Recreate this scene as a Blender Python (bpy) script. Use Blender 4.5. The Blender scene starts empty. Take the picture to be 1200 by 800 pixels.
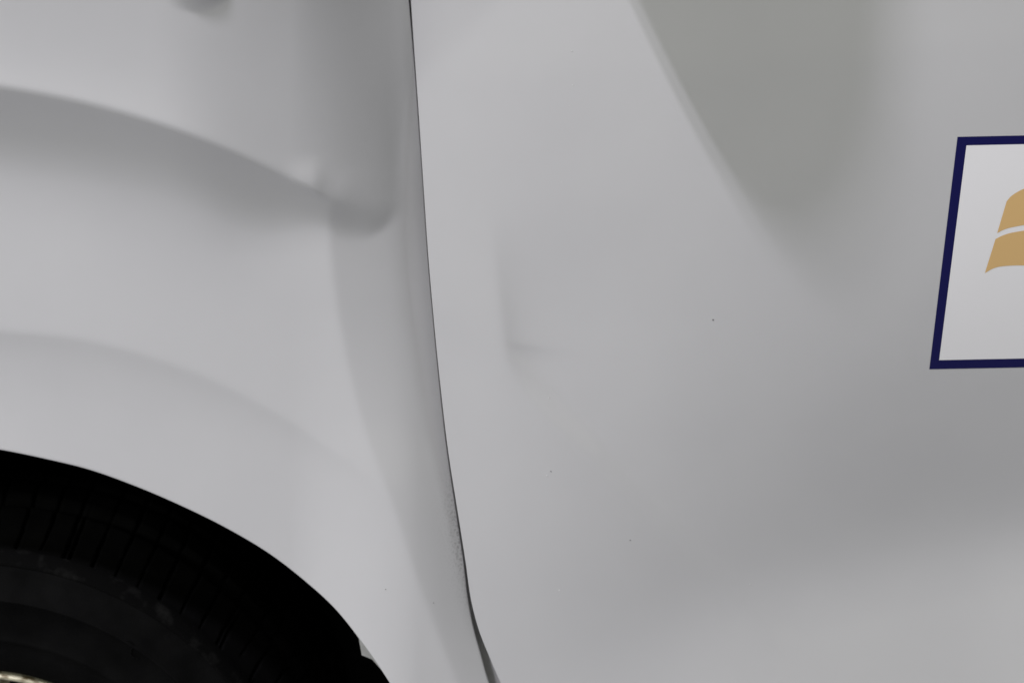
import bpy, bmesh, math, random
import numpy as np
from mathutils import Vector
random.seed(4)
SC = bpy.context.scene
COL = SC.collection
# ------------------------------------------------------------------ camera
PITCH = math.radians(14)
DIST, ZC = 1.18, 0.74
LENS, SENS = 40.0, 22.3
cam_d = bpy.data.cameras.new("camera")
cam = bpy.data.objects.new("camera", cam_d)
COL.objects.link(cam)
CAM = Vector((0, -DIST*math.cos(PITCH), ZC + DIST*math.sin(PITCH)))
cam.location = CAM
cam.rotation_euler = (math.pi/2 - PITCH, 0, 0)
cam_d.lens, cam_d.sensor_width, cam_d.sensor_fit = LENS, SENS, 'HORIZONTAL'
cam_d.clip_start, cam_d.clip_end = 0.05, 60
cam_d.dof.use_dof = True
cam_d.dof.focus_distance = DIST
cam_d.dof.aperture_fstop = 2.4
SC.camera = cam
# ------------------------------------------------------------------ ambient, lamps, exposure
world = bpy.data.worlds.new("World")
SC.world = world
world.use_nodes = True
bg = world.node_tree.nodes['Background']
bg.inputs[0].default_value = (1.0, 1.0, 0.83, 1)
bg.inputs[1].default_value = 0.245

def area_lamp(name, loc, target, sx, sy, power, col):
    d = bpy.data.lights.new(name, 'AREA')
    d.shape, d.size, d.size_y, d.energy, d.color = 'RECTANGLE', sx, sy, power, col
    o = bpy.data.objects.new(name, d)
    COL.objects.link(o)
    o.location = loc
    if target is None:
        o.rotation_euler = (0, 0, 0)               # faces straight down
    else:
        o.rotation_euler = (Vector(target) - Vector(loc)).to_track_quat('-Z', 'Y').to_euler()
    return o
# short twin tube ceiling fitting above the car's flank, plus a wide soft fill light added further forward
MIRX, MIRZ = 0.044, 1.046          # lowest point of the wing mirror housing
for dx in (-0.03, 0.03):
    area_lamp("tube_lamp", (MIRX - 0.95 + dx, -1.10, 2.72), None, 0.03, 0.24, 20.5, (1.0, 0.97, 1.09))
area_lamp("soft_fill", (-3.0, -2.6, 2.3), (0, 0, 0.7), 1.5, 0.8, 66.0, (0.99, 1.0, 0.97))
area_lamp("side_fill", (3.1, -1.0, 2.6), (0, 0, 0.7), 1.5, 0.8, 17.0, (0.88, 0.90, 1.0))  # added cool fill without a known fixture, brightens right-facing surfaces
SC.view_settings.view_transform = 'Standard'
SC.view_settings.look = 'None'
SC.view_settings.exposure = 0.12
SC.view_settings.gamma = 1.0

# ------------------------------------------------------------------ photo plane -> car side plane
K = SENS / LENS / 1200.0
MM = 0.00055                       # size of one photo pixel on the car side, metres
def P(px, py, y=0.0):
    """x, z of the point of the plane y=const that the photo shows at px, py."""
    a = (np.asarray(px, float) - 600) * K
    b = -(np.asarray(py, float) - 400) * K
    dy = math.cos(PITCH) + b*math.sin(PITCH)
    dz = -math.sin(PITCH) + b*math.cos(PITCH)
    t = (np.asarray(y, float) - CAM.y) / dy
    return CAM.x + t*a, CAM.z + t*dz
def softplus(d, w):
    return w*np.logaddexp(0, d/w)
def sstep(a, b, x):
    t = np.clip((x-a)/(b-a), 0, 1)
    return t*t*(3-2*t)
def spline(pts):
    """smooth interpolation through (a, b) points (monotone-ish Catmull-Rom)"""
    xs = np.array([p[0] for p in pts], float); ys = np.array([p[1] for p in pts], float)
    m = np.gradient(ys, xs)
    def f(x):
        x = np.asarray(x, float)
        i = np.clip(np.searchsorted(xs, x)-1, 0, len(xs)-2)
        h = xs[i+1]-xs[i]; t = (x-xs[i])/h
        tc = np.clip(t, 0, 1)
        r = ((2*tc**3-3*tc**2+1)*ys[i] + (tc**3-2*tc**2+tc)*h*m[i] + (-2*tc**3+3*tc**2)*ys[i+1] + (tc**3-tc**2)*h*m[i+1])
        r = r + np.where(t < 0, t*h*m[0], 0) + np.where(t > 1, (t-1)*h*m[-1], 0)
        return r
    return f

# ------------------------------------------------------------------ materials
def mat(name, base, rough=0.5, metal=0.0, coat=0.0, spec=0.5):
    m = bpy.data.materials.new(name)
    m.use_nodes = True
    b = m.node_tree.nodes['Principled BSDF']
    b.inputs['Base Color'].default_value = (*base, 1)
    b.inputs['Roughness'].default_value = rough
    b.inputs['Metallic'].default_value = metal
    b.inputs['Coat Weight'].default_value = coat
    b.inputs['Coat Roughness'].default_value = 0.05
    b.inputs['Specular IOR Level'].default_value = spec
    return m, m.node_tree, b
def noise(nt, scale, detail=4, vec=None):
    tc = nt.nodes.new('ShaderNodeTexCoord')
    n = nt.nodes.new('ShaderNodeTexNoise')
    n.inputs['Scale'].default_value = scale
    n.inputs['Detail'].default_value = detail
    nt.links.new(tc.outputs['Object'], n.inputs['Vector'])
    return n
def bump(nt, b, n, strength, dist):
    bp = nt.nodes.new('ShaderNodeBump')
    bp.inputs['Strength'].default_value = strength
    bp.inputs['Distance'].default_value = dist
    nt.links.new(n.outputs['Fac'], bp.inputs['Height'])
    nt.links.new(bp.outputs['Normal'], b.inputs['Normal'])
    return bp
def vary(nt, b, n, c0, c1, p0=0.35, p1=0.65):
    r = nt.nodes.new('ShaderNodeValToRGB')
    r.color_ramp.elements[0].position, r.color_ramp.elements[1].position = p0, p1
    r.color_ramp.elements[0].color = (*c0, 1); r.color_ramp.elements[1].color = (*c1, 1)
    nt.links.new(n.outputs['Fac'], r.inputs['Fac'])
    nt.links.new(r.outputs['Color'], b.inputs['Base Color'])
    return r
PAINT = (0.56, 0.56, 0.562)
m_paint, nt, b = mat("white_car_paint", PAINT, 0.35, coat=0.9)
n = noise(nt, 9, 3)
r = vary(nt, b, n, (0.55, 0.55, 0.552), (0.57, 0.57, 0.57))
n2 = noise(nt, 900, 2); bump(nt, b, n2, 0.06, 0.0002)
# fender paint: the same with grime rubbed along its trailing edge ("grime" = where dirt lies)
m_fpaint, nt, b = mat("white_fender_paint", PAINT, 0.35, coat=0.9)
n = noise(nt, 9, 3)
r = vary(nt, b, n, (0.55, 0.55, 0.552), (0.57, 0.57, 0.57))
at = nt.nodes.new('ShaderNodeAttribute'); at.attribute_name = 'grime'
ng = noise(nt, 620, 7)
rg = nt.nodes.new('ShaderNodeValToRGB')
rg.color_ramp.elements[0].position, rg.color_ramp.elements[1].position = 0.47, 0.68
nt.links.new(ng.outputs['Fac'], rg.inputs['Fac'])
mu = nt.nodes.new('ShaderNodeMath'); mu.operation = 'MULTIPLY'
nt.links.new(at.outputs['Fac'], mu.inputs[0]); nt.links.new(rg.outputs['Color'], mu.inputs[1])
mx = nt.nodes.new('ShaderNodeMix'); mx.data_type = 'RGBA'
nt.links.new(mu.outputs[0], mx.inputs['Factor'])
nt.links.new(r.outputs['Color'], mx.inputs['A'])
mx.inputs['B'].default_value = (0.22, 0.22, 0.215, 1)
nt.links.new(mx.outputs['Result'], b.inputs['Base Color'])
n2 = noise(nt, 900, 2); bump(nt, b, n2, 0.06, 0.0002)

m_inner, nt, b = mat("inner_body_paint", (0.22, 0.22, 0.21), 0.6)
vary(nt, b, noise(nt, 60, 5), (0.42, 0.42, 0.41), (0.52, 0.52, 0.51))
m_rubber, nt, b = mat("tyre_rubber", (0.005, 0.005, 0.005), 0.85, spec=0.06)
vary(nt, b, noise(nt, 45, 6), (0.0015, 0.0015, 0.0015), (0.004, 0.004, 0.004), 0.3, 0.7)
bump(nt, b, noise(nt, 700, 4), 0.25, 0.0006)
m_scuff, nt, b = mat("scuffed_rubber", (0.035, 0.035, 0.034), 0.9, spec=0.05)
vary(nt, b, noise(nt, 90, 8), (0.002, 0.002, 0.002), (0.012, 0.012, 0.0115), 0.52, 0.80)
bump(nt, b, noise(nt, 500, 5), 0.4, 0.0008)
m_liner, nt, b = mat("black_plastic", (0.004, 0.004, 0.004), 0.9, spec=0.1)
bump(nt, b, noise(nt, 300, 3), 0.3, 0.0006)
m_rim, nt, b = mat("dull_alloy", (0.62, 0.58, 0.45), 0.4, metal=0.3)
vary(nt, b, noise(nt, 120, 7), (0.13, 0.10, 0.05), (0.55, 0.52, 0.38), 0.36, 0.52)
m_navy, _, _ = mat("navy_vinyl", (0.005, 0.005, 0.075), 0.4, spec=0.25)
m_white, nt, b = mat("white_vinyl", (0.86, 0.855, 0.86), 0.4)
m_gold, _, _ = mat("gold_vinyl", (0.72, 0.475, 0.20), 0.42)
m_chip, _, _ = mat("bare_chip", (0.17, 0.17, 0.17), 0.7)
m_lint, _, _ = mat("pale_speck", (0.66, 0.66, 0.66), 0.6)
m_floor, nt, b = mat("concrete_floor", (0.27, 0.28, 0.31), 0.6)
vary(nt, b, noise(nt, 2.5, 8), (0.29, 0.29, 0.33), (0.37, 0.37, 0.41))
bump(nt, b, noise(nt, 60, 5), 0.2, 0.002)

# ------------------------------------------------------------------ mesh helpers
def link(name, me, m, parent=None, smooth=True):
    me.materials.append(m)
    if smooth:
        me.polygons.foreach_set('use_smooth', [True]*len(me.polygons))
    o = bpy.data.objects.new(name, me)
    COL.objects.link(o)
    if parent: o.parent = parent
    return o
def grid_obj(name, X, Y, Z, m, parent=None, flip=False, wrap=False):
    nr, nc = X.shape
    co = np.stack([X, Y, Z], -1).reshape(-1, 3)
    i = np.arange(nr*nc).reshape(nr, nc)
    if wrap: i = np.concatenate([i, i[:1]], 0)
    q = np.stack([i[:-1, :-1], i[:-1, 1:], i[1:, 1:], i[1:, :-1]], -1).reshape(-1, 4)
    if flip: q = q[:, ::-1]
    me = bpy.data.meshes.new(name)
    me.vertices.add(len(co)); me.vertices.foreach_set('co', co.ravel())
    me.loops.add(q.size); me.loops.foreach_set('vertex_index', q.ravel().astype(np.int32))
    me.polygons.add(len(q)); me.polygons.foreach_set('loop_start', (np.arange(len(q))*4).astype(np.int32))
    me.update(); me.validate()
    return link(name, me, m, parent)
def empty(name, loc, parent=None):
    o = bpy.data.objects.new(name, None)
    o.empty_display_size = 0.1
    COL.objects.link(o)
    o.location = loc
    if parent: o.parent = parent
    return o

# ------------------------------------------------------------------ floor
me = bpy.data.meshes.new("floor")
me.from_pydata([(-9, -9, 0), (9, -9, 0), (9, 9, 0), (-9, 9, 0)], [], [(0, 1, 2, 3)])
fl = link("floor", me, m_floor, smooth=False)
fl['kind'] = 'structure'

car = empty("car", (0, 0, 0))
car['label'] = "white car with dented door, black tyre under the wheel arch and a navy framed decal"
car['category'] = "car"

# ------------------------------------------------------------------ outlines measured on the car
gap_door = spline([(-300, 468), (-60, 478), (0, 481.5), (60, 485.5), (130, 490.5), (220, 496.5), (300, 502), (370, 508), (450, 516), (530, 525.5),
                   (600, 536.5), (657, 545.5), (707, 553), (740, 562), (770, 574), (800, 587), (860, 622), (920, 670), (1000, 760)])
gap_w = spline([(-300, 4), (0, 3.6), (60, 2.4), (150, 1.9), (300, 1.9), (450, 2.2), (600, 3.2), (680, 4.2), (720, 5.8), (750, 8.5), (800, 15.5), (900, 30), (1000, 45)])
gap_fender = lambda v: gap_door(v) - gap_w(v)
ARCH = np.array([(-560, 700), (-420, 606), (-300, 553), (-190, 524), (-90, 515), (0, 526), (52, 536.5), (105, 549.5), (157, 568), (210, 590.5), (266, 618), (320, 650.5), (358, 680),
                 (392, 711), (425, 752), (458, 800), (490, 856), (520, 925), (545, 1010)], float)
# --- fender relief in photo pixels, outward positive
crease = spline([(-600, 190), (-400, 116), (-250, 92), (-120, 90), (0, 102), (60, 112), (130, 128), (200, 149), (260, 172), (320, 199), (380, 230), (430, 257), (465, 278), (520, 310)])
vline = spline([(-300, 400), (100, 396), (200, 388), (270, 386), (350, 394), (420, 406), (500, 427), (570, 452), (680, 490), (800, 535), (1000, 610)])
arch_line = spline([(-500, 470), (-300, 408), (-150, 387), (0, 388), (100, 399), (200, 426), (300, 470), (380, 520), (430, 556), (520, 640)])
def fender_h(x, v):
    # upper panel, rolling down to the strip beside the gap
    xe = 467 - 46*np.clip((v-232)/56, 0, 1.2)**2
    q = np.clip((x-190)/(xe-190), 0, 2.0)
    ws = 0.085 - 0.073*sstep(30, 190, v)
    q = np.clip(1 - softplus(1-q, ws), 0, 1)
    R = 1 - q**2.3
    L = 48 - 27*sstep(240, 455, x)
    w = 2.2 + 6*sstep(300, 440, x)
    d = v - crease(x)
    F = 1 - (softplus(d, w) - softplus(d-L, (0.85 - 0.6*sstep(200, 450, x))*L))/L
    h = (50*(1-0.36*sstep(180, 440, x))*F + 0.10*np.clip(-d, 0, None))*R + 0.10*np.clip(-d, 0, None)*(1-sstep(-120, 468, x)) + 27 - 0.07*(v-300)*(1-sstep(340, 490, x))
    # strip rolling to the gap; its left crease shapes in a reflection's edge
    wt = 0.55 + 0.45*sstep(60, 330, v)
    dx = x - vline(v)
    h -= wt*(0.31*softplus(dx, 2.5 + 16*(1-sstep(190, 250, v))) + 0.0004*np.clip(dx, 0, None)**2)
    h -= (0.12 + 0.10*sstep(0, 250, v))*softplus(x - gap_door(v) + 40, 9)
    h -= 0.25*softplus(x - gap_door(v) + 10, 3)
    # faint line round the arch: a reflection's edge modelled as a fold
    d3 = v - arch_line(x); p3 = softplus(d3, 2.5)
    k3 = 1 - sstep(300, 520, x)
    h += k3*(-0.24*50*(1-np.exp(-p3/50))) 
    h += 0.07*softplus(v-470, 30)*(1-sstep(380, 560, x))
    # small bump imitating a bright reflected patch above the crease
    m = np.exp(-((x-366)/22)**2)*(1-sstep(366, 402, x))*sstep(178, 215, v - 0.0*(x-366))*(1-sstep(-4, 10, d))
    h += 3.0*m
    # round bulge at the top
    rr = np.hypot((x-230)/50, (v+27)/44)
    h += 10*(1-sstep(0.25, 1.0, rr))
    # gentle crown of the whole panel
    h -= 0.00004*(x-60)**2
    return h
def fy(x, v): return -fender_h(x, v)*MM
NS, NT = 620, 430
seg = np.hypot(*np.diff(ARCH, axis=0).T); s_arc = np.r_[0, np.cumsum(seg)]
s_sp = np.linspace(0, s_arc[-1], NS)
ax = spline(list(zip(s_arc, ARCH[:, 0])))(s_sp); av = spline(list(zip(s_arc, ARCH[:, 1])))(s_sp)
TOPV = -260
ncorner = int(NS*0.52)
ox = np.r_[np.linspace(-700, gap_fender(TOPV), ncorner), gap_fender(np.linspace(TOPV, 1010, NS-ncorner+1)[1:])]
ov = np.r_[np.full(ncorner, TOPV), np.linspace(TOPV, 1010, NS-ncorner+1)[1:]]
t = np.linspace(0, 1, NT)
t = 0.5*t + 0.5*(1-(1-t)**1.3)
PX = ax[:, None] + (ox-ax)[:, None]*t; PV = av[:, None] + (ov-av)[:, None]*t
Y = fy(PX, PV)
X, Z = P(PX, PV, Y)
# lip round the wheel arch: soft outward hem, then a return flange
nx, nv = np.gradient(av), -np.gradient(ax)          # towards the wheel is -(n)
ln = np.hypot(nx, nv); nx, nv = -nx/ln, -nv/ln      # unit, pointing into the opening
def extra(bx, bv, y0, offs):
    cols = []
    for off, dy in offs:
        ex, ez = P(bx[0] + bx[1]*off, bv[0] + bv[1]*off, y0)
        cols.append((ex, y0 + dy, ez))
    return cols
lip = extra((ax, nx), (av, nv), Y[:, 0], [(-1.0, 0.030), (0.6, 0.014), (1.8, 0.004), (1.7, 0.0018), (1.1, 0.0005)])
# trailing edge rolling into the gap
on = np.where(np.arange(NS) >= ncorner, 1.0, 0.0)
edge = extra((ox, on), (ov, on*0), Y[:, -1], [(0.7, 0.0004), (1.1, 0.0014), (1.1, 0.004), (-3, 0.018)])
X = np.column_stack([c[0] for c in lip] + [X] + [c[0] for c in edge])
Y = np.column_stack([c[1] for c in lip] + [Y] + [c[1] for c in edge])
Z = np.column_stack([c[2] for c in lip] + [Z] + [c[2] for c in edge])
fender = grid_obj("fender", X, Y, Z, m_fpaint, car, flip=False)
FPX = np.column_stack([np.repeat(PX[:, :1], 5, 1), PX, np.repeat(PX[:, -1:], 4, 1)])
FPV = np.column_stack([np.repeat(PV[:, :1], 5, 1), PV, np.repeat(PV[:, -1:], 4, 1)])
gd = gap_fender(FPV) - FPX
gr = np.exp(-np.clip(gd, 0, None)/8.0)*np.exp(-((FPV-632)/62)**2)
gr[FPX < 300] = 0
a = fender.data.attributes.new('grime', 'FLOAT', 'POINT'); a.data.foreach_set('value', gr.ravel().astype(np.float32))

# ------------------------------------------------------------------ door
band = spline([(400, 905), (560, 800), (650, 735), (800, 660), (1000, 608), (1200, 572), (1500, 545), (1800, 530)])
NV, NX = 560, 520
vv = np.linspace(-300, 980, NV)
tt = np.linspace(0, 1, NX)**1.35
x0 = gap_door(vv)[:, None]
DX = x0 + (1750 - x0)*tt
DV = np.repeat(vv[:, None], NX, 1)
def door_h(x, v):
    A = 0.03 + 0.31*sstep(560, 1200, x)
    B = 0.06 + 0.19*sstep(600, 1000, x)
    e = v - band(x)
    # slope of the panel going down: tucks under towards the band, flares out below it
    h = -A*300*np.exp(np.clip(e, -900, 0)/300)*0.55
    h = -A*softplus(e + 230, 90) + (A + B)*softplus(e - 62, 26) - 0.02*softplus(e-150, 60)
    # crown along the car: left side turned to the front, right side to the rear
    h += -0.000055*(x-560)**2*(x > 560) - 0.00004*(np.clip(x-560, None, 0))**2
    # dent: sharp point at 592,402 between a short upright ridge and a slanting one
    d1 = (x - (583 + 0.11*(v-320)))
    d2 = ((x-592)*0.70 - (v-402)*0.714)
    w1, w2 = softplus(d1, 3), softplus(d2, 2.5)
    h -= 15.0*(1-np.exp(-w1/45))*np.exp(-w1/120)*sstep(225, 390, v)*sstep(-32, 3, d2)
    p = softplus(v-401-0.14*(x-592), 2)
    h -= 4.2*(1-np.exp(-p/16))*np.exp(-p/70)*sstep(-7, 12, d2)*np.exp(-(np.clip(x-602, 0, None)/48)**2)
    # faint diagonal ridge from the edge to the dent
    d4 = ((v-358) - (x-508)*0.62)*0.85
    h -= 0.12*softplus(d4, 4)*np.exp(-np.clip(d4, 0, None)/70)*np.exp(-softplus(x-545, 12)/45)
    # upper corner beside the gap, tilted darker to imitate a reflection
    d5 = (-(v-88) - (x-490)*0.95)*0.72
    h += 0.06*softplus(d5, 6)
    return h
def dy_(x, v): return -door_h(x, v)*MM - 0.0005
DY = dy_(DX, DV)
X, Z = P(DX, DV, DY)
cols = []
g0 = gap_door(vv)
for off, dyy in [(7, 0.020), (0.6, 0.004)]:
    ex, ez = P(g0 + off, vv, DY[:, 0])
    cols.append((ex, DY[:, 0] + dyy, ez))
X = np.column_stack([c[0] for c in cols] + [X]); Y = np.column_stack([c[1] for c in cols] + [DY]); Z = np.column_stack([c[2] for c in cols] + [Z])
door = grid_obj("door", X, Y, Z, m_paint, car, flip=True)
sm = np.ones((X.shape[0]-1, X.shape[1]-1), bool); sm[:, :2] = False      # crisp hem along the gap
door.data.polygons.foreach_set('use_smooth', sm.ravel())

# pillar and sill seen through the gap
pv = np.linspace(-300, 1000, 60)
off = np.linspace(-60, 90, 12)
PXg = gap_door(pv)[:, None] + off; PVg = np.repeat(pv[:, None], 12, 1)
PY = np.repeat((fy(gap_fender(pv), pv) + 0.015)[:, None], 12, 1)          # stands behind the fender's edge
PY[:, 7:] = np.maximum(PY[:, 7:], 0.021)
X, Z = P(PXg, PVg, PY)
grid_obj("hinge_pillar", X, PY, Z, m_inner, car, flip=True)

# ------------------------------------------------------------------ decal lying on the door
def strip(name, top, bot, lift, m, parent, nx=48, ny=24):
    """film between two polylines given as functions of s in 0..1"""
    s = np.linspace(0, 1, nx)
    T = np.array([top(q) for q in s]); B = np.array([bot(q) for q in s])
    w = np.linspace(0, 1, ny)[:, None]
    px = T[:, 0]*(1-w) + B[:, 0]*w; pv_ = T[:, 1]*(1-w) + B[:, 1]*w
    X, Z = P(px, pv_, dy_(px, pv_))
    return grid_obj(name, X, dy_(px, pv_) - lift, Z, m, parent, flip=True)
def lerp(p, q): return lambda s: (p[0]+(q[0]-p[0])*s, p[1]+(q[1]-p[1])*s)
RW = 1560
TL, TR, BL, BR = (1122, 160.5), (RW, 151), (1089, 432.5), (RW-34, 424)
iTL, iTR, iBL, iBR = (1132.5, 170.5), (RW-12, 161.5), (1100.5, 421.8), (RW-44, 413.5)
decal = strip("decal", lerp(iTL, iTR), lerp(iBL, iBR), 0.00012, m_white, car)
strip("border_strip", lerp(TL, TR), lerp(iTL, iTR), 0.00014, m_navy, decal, 48, 3)
strip("border_strip", lerp(iBL, iBR), lerp(BL, BR), 0.00014, m_navy, decal, 48, 3)
strip("border_strip", lerp(TL, iTL), lerp(BL, iBL), 0.00014, m_navy, decal, 4, 40)
strip("border_strip", lerp(iTR, TR), lerp(iBR, BR), 0.00014, m_navy, decal, 4, 40)
def curve(pts):
    s = np.linspace(0, 1, len(pts))
    fx, fv = spline(list(zip(s, [p[0] for p in pts]))), spline(list(zip(s, [p[1] for p in pts])))
    return lambda q: (float(fx(q)), float(fv(q)))
strip("emblem_band", curve([(1179.5, 236), (1186, 229), (1200, 221), (1225, 212), (1262, 214), (1310, 228), (1360, 226)]),
      curve([(1168.5, 273), (1178, 268.5), (1190, 265.5), (1215, 262), (1252, 263), (1300, 277), (1349, 274)]), 0.00022, m_gold, decal, 60, 14)
strip("emblem_band", curve([(1166.5, 280), (1176, 275.5), (1188, 272.2), (1213, 269), (1250, 270), (1298, 284), (1347, 281)]),
      curve([(1154, 320), (1164, 314.5), (1176, 311.8), (1201, 311), (1238, 314), (1286, 328), (1335, 324)]), 0.00022, m_gold, decal, 60, 14)

# ------------------------------------------------------------------ specks and chips on the paint
def specks(name, pts, m, yf, parent):
    bm = bmesh.new()
    for (px, pv_, r) in pts:
        y = float(yf(np.array(float(px)), np.array(float(pv_)))); x, z = P(px, pv_, y)
        vs = []
        k = 8
        for i in range(k):
            a_ = 2*math.pi*i/k; rr = r*MM*random.uniform(0.7, 1.2)
            vs.append(bm.verts.new((x + rr*math.cos(a_), y - 0.00012, z + rr*math.sin(a_)*0.8)))
        c = bm.verts.new((x, y - 0.00045, z))
        for i in range(k): bm.faces.new((vs[(i+1) % k], vs[i], c))
    bm.normal_update()
    me = bpy.data.meshes.new(name); bm.to_mesh(me); bm.free()
    o = link(name, me, m, parent)
    o['kind'] = 'stuff'
    return o
specks("paint_chip", [(835.5, 374.5, 1.3), (645.5, 552, 1.0), (738.5, 632.5, 0.9)], m_chip, dy_, door)
specks("lint_speck", [(670, 60, 1.0), (671, 100, .9), (668, 124, .8), (658, 214, .8), (643, 466, 1.0), (641, 557, 1.2), (655.5, 691, 1.2), (879, 684, 1.0)], m_lint, dy_, door)
specks("paint_chip", [(452, 690, 0.9), (508, 706, 0.8)], m_chip, fy, fender)

# ------------------------------------------------------------------ wheel
WY = 0.035                                   # outer face of the tyre behind the fender skin
qx, qz = P([0, 55, 110, 155, 200, 230, 260], [650, 661, 677, 697, 723, 746, 778], WY)   # shoulder edge of the tyre
M_ = np.column_stack([2*qx, 2*qz, np.ones(7)]); sol = np.linalg.lstsq(M_, qx**2+qz**2, rcond=None)[0]
wx, wz = float(sol[0]), float(sol[1])
sc = math.sqrt(sol[2] + wx*wx + wz*wz)/520.0
print("wheel", wx, wz, sc*520)
wheel = empty("wheel", (wx, WY, wz), car)
def lathe(name, prof, m, parent, nseg=360, rfun=None):
    """prof: list of (radius m, inward depth m)"""
    a_ = np.linspace(0, 2*math.pi, nseg, endpoint=False)[:, None]
    r_ = np.array([p[0] for p in prof])[None, :]; y_ = np.array([p[1] for p in prof])[None, :]
    r2 = np.repeat(r_, nseg, 0); y2 = np.repeat(y_, nseg, 0)
    if rfun is not None: r2, y2 = rfun(a_, r2, y2)
    return grid_obj(name, r2*np.cos(a_), y2, r2*np.sin(a_), m, parent, wrap=True, flip=True)
px = sc
def rad(a_, b_):
    qa, qb = P(a_, b_, WY); return float(np.hypot(qa-wx, qb-wz))/px
RR = (rad(0, 783) + rad(50, 799))/2 - 8          # rim edge
RG = (rad(0, 697) + rad(90, 723))/2          # moulded ring on the sidewall
print("radii", RR, RG)
mid = (RR + RG)/2
prof = [((RR-6)*px, 0.012), ((RR+1)*px, 0.006), ((RR+10)*px, 0.001), (mid*px-0.008, -0.003), (mid*px-0.002, -0.0042), (mid*px-0.0012, -0.0050), (mid*px+0.001, -0.0050), (mid*px+0.0018, -0.0042), (mid*px+0.008, -0.0054),
        ((RG-2)*px, -0.0050), ((RG-1)*px, -0.0062), ((RG+2)*px, -0.0060), ((RG+3.5)*px, -0.0040), (495*px, -0.0022), (505*px, -0.0002)]
side = lathe("tyre", prof + [(512*px, 0.0022), (516*px, 0.0048)], m_rubber, wheel, 360)
# scuffed shoulder ribs and tread blocks
lathe("shoulder_band", [(504.5*px, -0.0008), (509*px, -0.0012), (512*px, 0.0006), (518*px, 0.0030), (523*px, 0.0066), (525*px, 0.010)], m_scuff, wheel, 360)
NB = 78
rng = np.random.default_rng(3)
jit = rng.uniform(-0.18, 0.18, NB)
def block_r(a_, r2, y2):
    ph = (a_*NB/(2*math.pi)); i = np.floor(ph).astype(int) % NB; f = ph - np.floor(ph)
    sk = (y2-0.01)*-3.0
    f = (f + sk + jit[i]*0.9) % 1.0
    gro = sstep(0.0, 0.04, f)*(1-sstep(0.90, 0.93, f))
    rise = sstep(0.009, 0.014, y2)
    r2 = r2 - (1-gro)*(0.004 + 0.004*np.abs(jit[(i*7) % NB])/0.18)*rise
    for c in (0.066, 0.105, 0.150):
        r2 = r2 - 0.008*np.exp(-((y2-c)/0.005)**4)
    return r2, y2
ty = np.r_[np.linspace(0.009, 0.06, 26), np.linspace(0.062, 0.2, 50)]
tr = 524*px + 0.0135*sstep(0.009, 0.075, ty) + 0.006*sstep(0.03, 0.1, ty)
lathe("tread", list(zip(tr, ty)), m_rubber, wheel, 1560, block_r)
# moulded curl of lettering on the sidewall
def moulded(parent, pts, rad=0.0007):
    cu = bpy.data.curves.new("raised_mark", 'CURVE'); cu.dimensions = '3D'; cu.bevel_depth = rad; cu.bevel_resolution = 1
    for pl in pts:
        sp = cu.splines.new('POLY'); sp.points.add(len(pl)-1)
        for q, (rr, an) in zip(sp.points, pl):
            q.co = (rr*px*math.cos(an), -0.0054, rr*px*math.sin(an), 1)
    o = bpy.data.objects.new("raised_mark", cu)
    dg = bpy.context.evaluated_depsgraph_get()
    COL.objects.link(o)
    dg.update()
    me = bpy.data.meshes.new_from_object(o.evaluated_get(dg))
    bpy.data.objects.remove(o)
    return link("raised_mark", me, m_rubber, parent)
mx_, mz_ = P(150, 752, WY)
ma, mr = math.atan2(float(mz_)-wz, float(mx_)-wx), rad(150, 752)
marks = [[(mr + 9*math.sin(u), ma + 0.024*math.cos(u)) for u in np.linspace(0.2, 3.3, 16)],
         [(mr - 2 - 9*math.sin(u), ma - 0.047 + 0.022*math.cos(u)) for u in np.linspace(0.0, 2.6, 16)]]
moulded(wheel, marks, 0.0005)
rim = lathe("rim", [((RR-30)*px, 0.030), ((RR-24)*px, 0.018), ((RR-16)*px, 0.012), ((RR-11)*px, 0.004), ((RR-7)*px, 0.0005), ((RR-2)*px, 0.0005), (RR*px, 0.004), (RR*px, 0.012), ((RR-18)*px, 0.05), ((RR-30)*px, 0.15)], m_rim, wheel, 300)
# five spokes and a hub cap: below the picture, built where they stand
for k in range(5):
    bm = bmesh.new()
    an = math.radians(18 + 72*k)
    ca, sa = math.cos(an), math.sin(an)
    ring = []
    for (rr, hw, y0, th) in ((50, 34, 0.020, 0.02), (180, 26, 0.016, 0.018), (300, 28, 0.016, 0.016), (RR-22, 44, 0.024, 0.014)):
        row = []
        for (w_, yy) in ((-hw, y0+th), (-hw*0.8, y0), (hw*0.8, y0), (hw, y0+th)):
            lx, ly = rr*px, w_*px
            row.append(bm.verts.new((lx*ca - ly*sa, yy, lx*sa + ly*ca)))
        ring.append(row)
    for r0, r1 in zip(ring, ring[1:]):
        for i in range(3): bm.faces.new((r0[i], r0[i+1], r1[i+1], r1[i]))
        bm.faces.new((r0[3], r0[0], r1[0], r1[3]))
    bm.faces.new(ring[0]); bm.faces.new(ring[-1][::-1])
    bmesh.ops.recalc_face_normals(bm, faces=bm.faces)
    me = bpy.data.meshes.new("spoke"); bm.to_mesh(me); bm.free()
    link("spoke", me, m_rim, wheel, smooth=False)
lathe("hub_cap", [(0.5*px, 0.008), (40*px, 0.009), (58*px, 0.013), (64*px, 0.022), (64*px, 0.05)], m_rim, wheel, 64)

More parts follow.
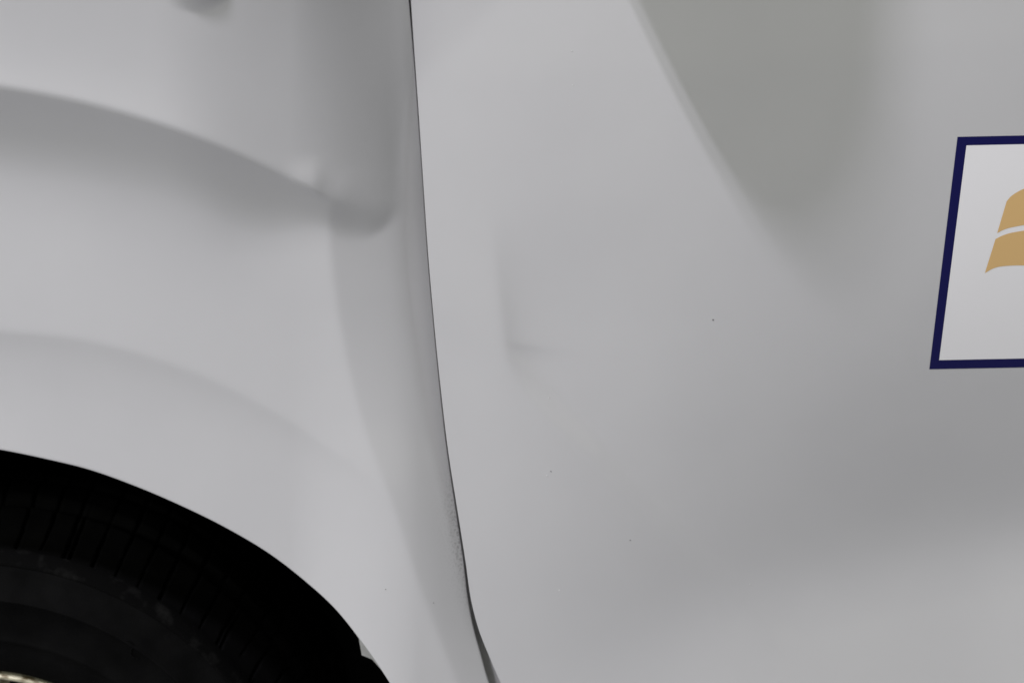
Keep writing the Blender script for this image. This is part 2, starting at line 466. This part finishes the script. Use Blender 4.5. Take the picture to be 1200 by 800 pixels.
# ------------------------------------------------------------------ wheel arch liner
lcx, lcv = -80.0, 1150.0
la = np.r_[ARCH, [(560, 1120), (565, 1260)]]
la = np.r_[[(-725, 1260), (-715, 1100), (-680, 940), (-620, 800)], la[1:]]
lseg = np.r_[0, np.cumsum(np.hypot(*np.diff(la, axis=0).T))]
lu = np.linspace(0, lseg[-1], 200)
lx_, lv_ = spline(list(zip(lseg, la[:, 0])))(lu), spline(list(zip(lseg, la[:, 1])))(lu)
cX, cY, cZ = [], [], []
for sc_, y_ in ((1.012, 0.013), (0.985, 0.020), (0.985, 0.08), (0.985, 0.24), (0.93, 0.27), (0.4, 0.28), (0.02, 0.28)):
    a1, b1 = P(lcx + (lx_-lcx)*sc_, lcv + (lv_-lcv)*sc_)
    cX.append(a1); cY.append(np.full_like(a1, y_)); cZ.append(b1)
grid_obj("arch_liner", np.column_stack(cX), np.column_stack(cY), np.column_stack(cZ), m_liner, car)

# pale tab of the inner body peeping past the liner
bm = bmesh.new()
tab = [(419, 740), (424, 767), (436, 772), (452, 790), (440, 745)]
f0 = [bm.verts.new((float(P(a0, b0, 0.014)[0]), 0.014, float(P(a0, b0, 0.014)[1]))) for a0, b0 in tab]
f1 = [bm.verts.new((v_.co.x, 0.017, v_.co.z)) for v_ in f0]
bm.faces.new(f0); bm.faces.new(f1[::-1])
for i in range(5): bm.faces.new((f0[i], f0[(i+1) % 5], f1[(i+1) % 5], f1[i]))
bmesh.ops.recalc_face_normals(bm, faces=bm.faces)
me = bpy.data.meshes.new("body_tab"); bm.to_mesh(me); bm.free()
link("body_tab", me, m_inner, car, smooth=False)

# ------------------------------------------------------------------ wing mirror above the frame (its shadow falls on the door)
# outline of the housing seen from the side of the car, x / z, and how far it stands out
out = [(-0.106, 0.190), (-0.090, 0.145), (-0.064, 0.079), (-0.0465, 0.045), (-0.030, 0.020), (-0.012, 0.004), (0.006, 0.003), (0.0225, 0.020), (0.0345, 0.045), (0.041, 0.078), (0.042, 0.17), (0.025, 0.205), (-0.09, 0.215)]
bm = bmesh.new()
ringA = []
for (s_, yo) in ((0.90, -0.095), (0.985, -0.103), (1.0, -0.120), (0.985, -0.137), (0.9, -0.146)):
    cx_, cz_ = -0.03, 0.12
    ringA.append([bm.verts.new((MIRX + cx_ + (x_-cx_)*s_, yo, MIRZ + cz_ + (z_-cz_)*s_)) for x_, z_ in out])
for r0, r1 in zip(ringA, ringA[1:]):
    n_ = len(out)
    for i in range(n_): bm.faces.new((r0[i], r0[(i+1) % n_], r1[(i+1) % n_], r1[i]))
bm.faces.new(ringA[0]); bm.faces.new(ringA[-1][::-1])
bmesh.ops.recalc_face_normals(bm, faces=bm.faces)
me = bpy.data.meshes.new("wing_mirror"); bm.to_mesh(me); bm.free()
mir = link("wing_mirror", me, m_paint, car)
bm = bmesh.new()
v0 = [(-0.08, -0.11, 0.16), (0.02, -0.11, 0.16), (0.02, -0.11, 0.20), (-0.08, -0.11, 0.20)]
v0 = [(MIRX+a1, b1, MIRZ+c1) for a1, b1, c1 in v0]
va = [bm.verts.new(q) for q in v0]; vb = [bm.verts.new((q[0], 0.02, q[2])) for q in v0]
for i in range(4): bm.faces.new((va[i], va[(i+1) % 4], vb[(i+1) % 4], vb[i]))
bm.faces.new(va); bm.faces.new(vb[::-1])
bmesh.ops.recalc_face_normals(bm, faces=bm.faces)
me = bpy.data.meshes.new("mirror_arm"); bm.to_mesh(me); bm.free()
link("mirror_arm", me, m_paint, mir, smooth=False)
